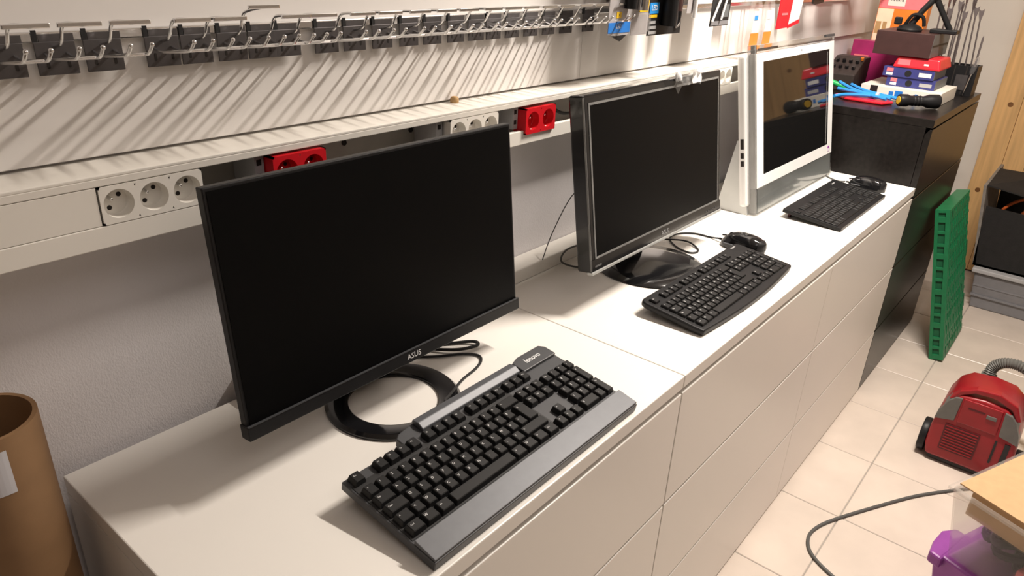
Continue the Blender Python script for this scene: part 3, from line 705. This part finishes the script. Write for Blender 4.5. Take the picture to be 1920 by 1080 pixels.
# torch lying on the front
def torch(label, p0, p1, r, capm):
    t = thing('torch', label, 'torch', p0); d = Vector(p1)-Vector(p0); L = d.length
    q = d.to_track_quat('Z', 'Y').to_matrix().to_4x4()
    G().lathe([(r*.9, 0), (r, .003), (r, L*.20), (r*.82, L*.26), (r*.8, L*.62), (r*1.1, L*.74), (r*1.15, L*.97), (r*1.0, L)], 24, q).build('barrel', 'black_plastic', t, smooth=True)
    G().lathe([(r*.62, -.002), (r*.62, .001), (r*.3, .002)], 20, q).build('end_cap', capm, t)
    for k in range(3): G().lathe([(r*.83, L*(.34+.08*k)), (r*.87, L*(.35+.08*k)), (r*.87, L*(.37+.08*k)), (r*.83, L*(.38+.08*k))], 24, q).build('grip_ring', 'black_matte', t)
    G().cyl((r*.9, 0, L*.5), (r*1.02, 0, L*.5), .006, 10, M=q).build('switch', 'vac_dark_red', t)
    return t
torch('black torch with yellow end cap lying at the dresser front', (2.552, .150, DT+.0235), (2.640, .045, DT+.0235), .0205, 'yellow')
t = thing('red_pouch', 'flat crimson pouch lying beside the blue cable ties', 'pouch', (2.60, .275, DT))
G().prism([(-.06, -.08), (.0, -.10), (.075, -.04), (.07, .06), (.01, .10), (-.055, .05)], 'z', 0, .009).build('pouch_body', 'red', t, bev=.003)
box('label_patch', 'magenta', t, -.03, .02, -.04, .03, .0091, .0097)
t = thing('blue_cable_ties', 'bundle of bright blue cable ties lying on the dark dresser', 'cable ties', (2.575, .285, DT+.012))
for k, (a, b_, c_) in enumerate([((.09, .10, .03), (.05, .02, .012), (.02, -.10, .006)), ((.10, .06, .025), (.06, -.01, .014), (.04, -.12, .006)), ((-.08, .06, .003), (-.02, .03, .006), (.03, -.06, .008)), ((.05, .09, .012), (.03, .01, .01), (.0, -.09, .005))]):
    G().tube(catmull([a, b_, c_], 6), [.006]*13, 8).build('tie', 'sky_blue', t, smooth=True)
G().box(.01, .03, -.06, -.05, .004, .02).build('tie_head', 'print_white', t, bev=.001)
t = thing('green_marker', 'small green marker end poking out behind white computer', 'marker', (2.69, .40, DT+.030))
G().lathe([(.009, -.06), (.009, .03), (.006, .036), (.004, .045)], 16, Matrix.Rotation(math.radians(104), 4, 'X')).build('barrel', 'green_bright', t, smooth=True)
# rod holder
hd = thing('rod_holder', 'black block holder for steel rods at the dresser corner', 'holder', (3.09, .10, DT))
g = G(); g.box(-.04, .05, -.085, .095, 0, .05); g.box(-.04, .05, -.085, -.080, .05, .108); g.box(-.04, .05, .090, .095, .05, .108); g.box(-.04, -.035, -.080, .090, .05, .108); g.box(.045, .05, -.080, .090, .05, .108)
g.build('holder_block', 'black_plastic', hd)
G().box(-.042, -.0402, -.06, -.02, .02, .075).build('clip_plate', 'steel_plate', hd)
for y_ in (-.05, -.01, .03): G().box(-.0408, -.0402, y_-.002, y_+.002, .005, .105).build('groove', 'dark_gap', hd)
spots = [(-.02, .085, .0, .01, .26), (-.02, .065, .02, .012, .29), (-.022, .045, .0, .018, .25), (-.02, .022, .01, .005, .27), (-.02, .0, .0, .012, .24), (0.0, .075, .02, .005, .33), (.0, .052, .01, .012, .30), (.0, .03, .0, .008, .28), (.0, .01, .02, .015, .31), (.005, -.015, .01, .012, .29), (.02, -.035, .0, .02, .26), (.02, -.055, .0, .022, .25), (.0, -.066, .0, .0, .165)]
NM = ['first', 'second', 'third', 'fourth', 'fifth', 'sixth', 'seventh', 'eighth', 'ninth', 'tenth', 'eleventh', 'twelfth']
# left to right as the photograph shows them
order = sorted(range(len(spots)), key=lambda i: -(spots[i][1]+spots[i][3]))
rank = {i: r_ for r_, i in enumerate(order)}
for i, (x, y, dx, dy, L) in enumerate(spots):
    b0 = Vector((3.09+x, .10+y, DT+.0515)); d = Vector((dx, dy, L)); tip = b0+d; u = d.normalized()
    if i == 12:
        t = thing('steel_rod', 'short pointed steel rod, rightmost in the black holder', 'rod', b0, 0, 'steel rods in the holder')
        G().tube([(0,0,0), d*.93, d], [.0035, .0035, .0006], 8).build('shaft', 'steel_rod', t, smooth=True); continue
    t = thing('steel_rod', 'steel rod with flared flat tip, %s from the left in the black holder' % NM[min(rank[i], 11)], 'rod', b0, 0, 'steel rods in the holder')
    G().tube([(0,0,0), d*.86], .0028, 8).build('shaft', 'steel_rod', t, smooth=True)
    q = u.to_track_quat('Z', 'X').to_matrix().to_4x4()
    G().prism([(-.0025, 0), (.0025, 0), (.008, .022), (.009, .04), (.003, .034), (-.003, .034), (-.009, .04), (-.008, .022)], 'y', -.0015, .0015, M=Matrix.Translation(d*.86) @ q).build('flared_tip', 'steel_rod', t)
t = thing('small_screwdriver', 'small screwdriver with clear blue handle leaning in front of rod holder', 'screwdriver', (3.036, .040, DT+.011))
G().lathe([(.003, .0), (.009, .01), (.0095, .05), (.007, .062), (.003, .066)], 14, Matrix.Rotation(math.radians(-4), 4, 'Y') @ Matrix.Rotation(math.radians(8), 4, 'X') @ Matrix.Translation((0, 0, .07))).build('handle', 'blister', t, smooth=True)
G().tube([(0,0,-.008), (-.005, -.01, .072)], .0025, 8).build('shaft', 'chrome', t, smooth=True)
# ------------------------------------------------------------ floor things
t = thing('folded_crate', 'green folded plastic crate leaning against the dark dresser', 'crate', (2.862, -.142, 0.0005)); t.rotation_euler = (math.radians(-12.4), 0, 0)
CW, CH, CD = .39, .615, .05
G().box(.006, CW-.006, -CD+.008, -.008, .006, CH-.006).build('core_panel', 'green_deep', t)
zs = [0, .045, .085, .135, .185, .225, .275, .33, .375, .42, .47, .52, .565, CH-.012]
for i, z in enumerate(zs): box('slat', 'green_plastic', t, 0, CW, -CD, 0, z, z+(.022 if i in (0, 3, 6, 9, 12) else .012), bev=.001)
for x in [0.018+.034*i for i in range(11)]: box('upright', 'green_plastic', t, x, x+.012, -CD-.001, -CD+.010, .0, CH-.001)
box('corner_post', 'green_plastic', t, -.001, .008, -CD-.001, -CD+.014, 0, CH+.001); box('corner_post', 'green_plastic', t, -.001, .008, -.012, .0, 0, CH+.001)
for k in range(40):
    x = .03+.034*random.randrange(10); z = random.choice(zs[:-1])+.014
    box('lattice_web', 'green_plastic', t, x, x+.022, -CD-.0005, -CD+.010, z, z+.02)
G().box(CW-.02, CW+.012, -CD, 0, .10, .16).build('hinge_lug', 'green_plastic', t, bev=.002); G().box(CW-.02, CW+.012, -CD, 0, .34, .40).build('hinge_lug', 'green_plastic', t, bev=.002)
# vacuum cleaner
v = thing('vacuum_cleaner', 'red canister vacuum cleaner with grey corners on the tiled floor', 'vacuum cleaner', (2.125, -.388, 0))
pr = [(-.108, .02), (.108, .02), (.116, .06), (.115, .125), (.106, .19), (.088, .232), (.06, .256), (0, .264), (-.06, .256), (-.088, .232), (-.106, .19), (-.115, .13), (-.116, .06)]
G().prism(pr, 'x', 0, .20).build('body', 'vac_red', v, smooth=True, bev=.010, seg=3)
G().box(.01, .19, -.10, .10, .008, .022).build('underside', 'black_matte', v)
gl = [(.1125, .155), (.060, .168), (.056, .250), (.075, .2445), (.090, .2285), (.1065, .188)]
for sg in (1, -1):
    G().prism([(sg*a, b_) for a, b_ in gl], 'x', -.004, .06).build('grey_corner', 'vac_grey', v, bev=.002)
    wl = G().cyl((.06, sg*.1165, .055), (.06, sg*.138, .055), .055, 32).build('wheel', 'black_plastic', v, smooth=True, bev=.004)
    G().cyl((.06, sg*.1381, .055), (.06, sg*.140, .055), .026, 24).build('wheel_hub', 'vac_grey', wl, smooth=True)
G().prism([(.054, .166), (-.054, .166), (-.052, .250), (.052, .250)], 'x', -.003, .05).build('front_panel', 'vac_red', v, bev=.003)
G().box(-.0036, -.0028, -.01, .035, .222, .228).build('panel_slot', 'vac_dark_red', v); G().box(-.006, -.0028, -.042, -.015, .212, .224).build('latch', 'vac_grey', v, bev=.001)
gr = G().box(-.003, .002, -.018, .078, .058, .150).build('grille', 'vac_dark_red', v)
for k in range(9): box('grille_bar', 'vac_red', gr, -.0045, -.003, -.014, .074, .063+.0098*k, .0665+.0098*k)
for y_, w_ in ((-.060, .006), (-.090, .014)): G().box(-.003, .002, y_-w_/2, y_+w_/2, .07, .15).build('vent_slot', 'black_matte', v)
G().prism([(.092, .232), (.07, .268), (.03, .290), (-.03, .296), (-.08, .276), (-.10, .230), (-.086, .228), (-.07, .258), (-.02, .278), (.03, .274), (.060, .256), (.076, .232)], 'x', .004, .034).build('handle', 'vac_red', v, bev=.004)
hz = catmull([(.245, .022, .225), (.25, .020, .262), (.252, .0, .288), (.252, -.04, .298), (.25, -.085, .280), (.24, -.12, .22), (.235, -.15, .14)], 12)
G().tube(hz, [.0155 + (.003 if i % 2 else 0) for i in range(len(hz))], 12).build('hose', 'vac_grey', v, smooth=True)
G().box(.199, .27, .0, .044, .17, .238).build('hose_collar', 'vac_grey', v, bev=.004)
t = thing('yellow_box', 'small yellow and green box standing behind the vacuum hose', 'box', (2.72, -.62, 0))
box('carton', 'yellow', t, 0, .12, 0, .12, .09, .26, bev=.002); box('green_band', 'green_plastic', t, -.001, .121, -.001, .121, 0, .09)
# floor cable
cable('floor_cable', 'long thin grey cable curving over the floor tiles', [(2.10, -.47, .0045), (2.002, -.389, .0045), (1.902, -.315, .0045), (1.797, -.253, .0045), (1.636, -.166, .0045), (1.555, -.133, .0045), (1.498, -.131, .0045), (1.446, -.159, .0045), (1.407, -.225, .0045), (1.38, -.31, .0045), (1.37, -.36, .0045)], .0045, 'cable_grey')
# purple crate, clear tub, cardboard box
RZ = math.radians(-22.5)
t = thing('purple_crate', 'purple plastic crate under the clear storage tub', 'crate', (1.42, -.405, 0.0), RZ)
g = G()
g.add([(.03,-.03,0),(.5,-.03,0),(.5,-.36,0),(.03,-.36,0),(0,0,.205),(.53,0,.205),(.53,-.39,.205),(0,-.39,.205)], [(0,1,2,3),(0,1,5,4),(1,2,6,5),(2,3,7,6),(3,0,4,7),(4,5,6,7)])
g.build('crate_body', 'purple', t, bev=.006)
G().prism([(-.012, .0), (.03, .018), (.08, .03), (.12, .018), (.12, -.01), (-.012, -.03)], 'z', .175, .206).build('rim_lobe', 'purple', t, bev=.006)
t = thing('storage_tub', 'clear plastic storage tub holding a cardboard box at the right', 'tub', (1.405, -.402, .2065), RZ)
g = G(); A = [(.03,-.025,.0),(.49,-.025,0),(.49,-.345,0),(.03,-.345,0)]; B = [(0,0,.19),(.52,0,.19),(.52,-.37,.19),(0,-.37,.19)]
ia = [(.033,-.028,.003),(.487,-.028,.003),(.487,-.342,.003),(.033,-.342,.003)]; ib = [(.003,-.003,.19),(.517,-.003,.19),(.517,-.367,.19),(.003,-.367,.19)]
vs = A+B+ia+ib; fs = [(0,1,2,3), (8,9,10,11)]
for i in range(4):
    j = (i+1) % 4; fs += [(i,j,4+j,4+i), (8+i,8+j,12+j,12+i), (4+i,4+j,12+j,12+i)]
g.add(vs, fs).build('tub_wall', 'tub_clear', t)
rm = G(); rm.box(-.010, .53, -.004, .008, .184, .192); rm.box(-.010, .53, -.378, -.366, .184, .192); rm.box(-.010, .002, -.366, -.004, .184, .192); rm.box(.518, .53, -.366, -.004, .184, .192)
rm.build('tub_rim', 'tub_clear', t, bev=.0015)
RM = Matrix.Translation((1.405, -.402, 0)) @ Matrix.Rotation(RZ, 4, 'Z')
p = RM @ Vector((.25, -.185, .334))
t = thing('cardboard_box', 'brown cardboard box with closed flaps inside the clear tub', 'box', p, RZ)
box('carton', 'cardboard', t, -.226, .226, -.155, .157, 0, .073, bev=.002)
box('flap', 'cardboard', t, -.246, .246, .004, .178, .0735, .0765); box('flap', 'cardboard', t, -.246, .246, -.178, .001, .0735, .0765)
box('hand_hole', 'dark_gap', t, .05, .10, .075, .10, .0766, .0770)
p = RM @ Vector((.25, -.185, .2105))
t = thing('cable_bundle', 'tangle of black cables and pink plug seen through the clear tub', 'cables', p, RZ)
for k in range(38):
    cx, cy = random.uniform(-.165, .09), random.uniform(-.06, .105); r_ = random.uniform(.028, .046); z0 = random.uniform(.008, .085)
    pts = [(cx+r_*math.cos(a*.55), cy+r_*math.sin(a*.55), z0+.012*math.sin(a*1.1)+.012) for a in range(24)]
    G().tube(pts, .0095, 8).build('cable_coil', 'black_matte', t, smooth=True)
G().box(-.19, -.15, .0, .04, .02, .05).build('plug', 'pink', t, bev=.006)
# grey tote and black box at the far end
t = thing('grey_tote', 'long grey plastic tote on the floor under the black box', 'tote', (3.55, -.145, 0))
G().add([(.02,-.02,0),(.40,-.02,0),(.40,-.62,0),(.02,-.62,0),(0,0,.175),(.42,0,.175),(.42,-.64,.175),(0,-.64,.175)], [(0,1,2,3),(0,1,5,4),(1,2,6,5),(2,3,7,6),(3,0,4,7),(4,5,6,7)]).build('tote_body', 'tote_grey', t, bev=.006)
box('tote_rim', 'tote_rim', t, -.012, .432, -.652, .012, .1755, .195, bev=.004)
for z in (.06, .11): box('ridge', 'tote_grey', t, .005, .415, -.63, -.01, z, z+.008)
t = thing('black_box', 'open black fabric box with an orange cable inside', 'box', (3.58, -.125, .1955))
W_, D_, h_ = .38, .45, .30
box('base', 'fabric_black', t, 0, W_, -D_, 0, 0, .01)
G().add([(0,0,0),(0,-D_,0),(0,-D_-.02,.26),(0,.02,.28),(.012,0,0),(.012,-D_,0),(.012,-D_-.02,.26),(.012,.02,.28)], [(0,1,2,3),(4,5,6,7),(0,1,5,4),(1,2,6,5),(2,3,7,6),(3,0,4,7)]).build('side', 'fabric_black', t)
G().add([(W_,0,0),(W_,-D_,0),(W_,-D_-.02,.36),(W_,.02,.36),(W_-.012,0,0),(W_-.012,-D_,0),(W_-.012,-D_-.02,.36),(W_-.012,.02,.36)], [(0,1,2,3),(4,5,6,7),(0,1,5,4),(1,2,6,5),(2,3,7,6),(3,0,4,7)]).build('side', 'fabric_black', t)
G().add([(0,0,0),(W_,0,0),(W_,.05,.40),(0,.055,.37),(0,-.012,0),(W_,-.012,0),(W_,.038,.40),(0,.043,.37)], [(0,1,2,3),(4,5,6,7),(0,1,5,4),(1,2,6,5),(2,3,7,6),(3,0,4,7)]).build('side', 'bag_grey', t)
G().add([(0,-D_,0),(W_,-D_,0),(W_,-D_-.03,.33),(0,-D_-.03,.29),(0,-D_+.012,0),(W_,-D_+.012,0),(W_,-D_-.018,.33),(0,-D_-.018,.29)], [(0,1,2,3),(4,5,6,7),(0,1,5,4),(1,2,6,5),(2,3,7,6),(3,0,4,7)]).build('side', 'fabric_black', t)
G().add([(.0,.04,.37),(.30,.04,.39),(.26,-.16,.40),(.02,-.12,.345),(.0,.04,.376),(.30,.04,.396),(.26,-.16,.406),(.02,-.12,.351)], [(0,1,2,3),(4,5,6,7),(0,1,5,4),(1,2,6,5),(2,3,7,6),(3,0,4,7)]).build('flap', 'fabric_black', t)
cable('orange_cable', 'orange cable coiled inside the black fabric box', [(3.72, -.16, .42), (3.68, -.165, .455), (3.68, -.20, .495), (3.68, -.26, .528), (3.70, -.34, .535), (3.74, -.43, .51), (3.82, -.46, .46), (3.86, -.38, .44), (3.82, -.26, .44), (3.72, -.24, .42), (3.70, -.32, .40)], .007, 'cable_orange')
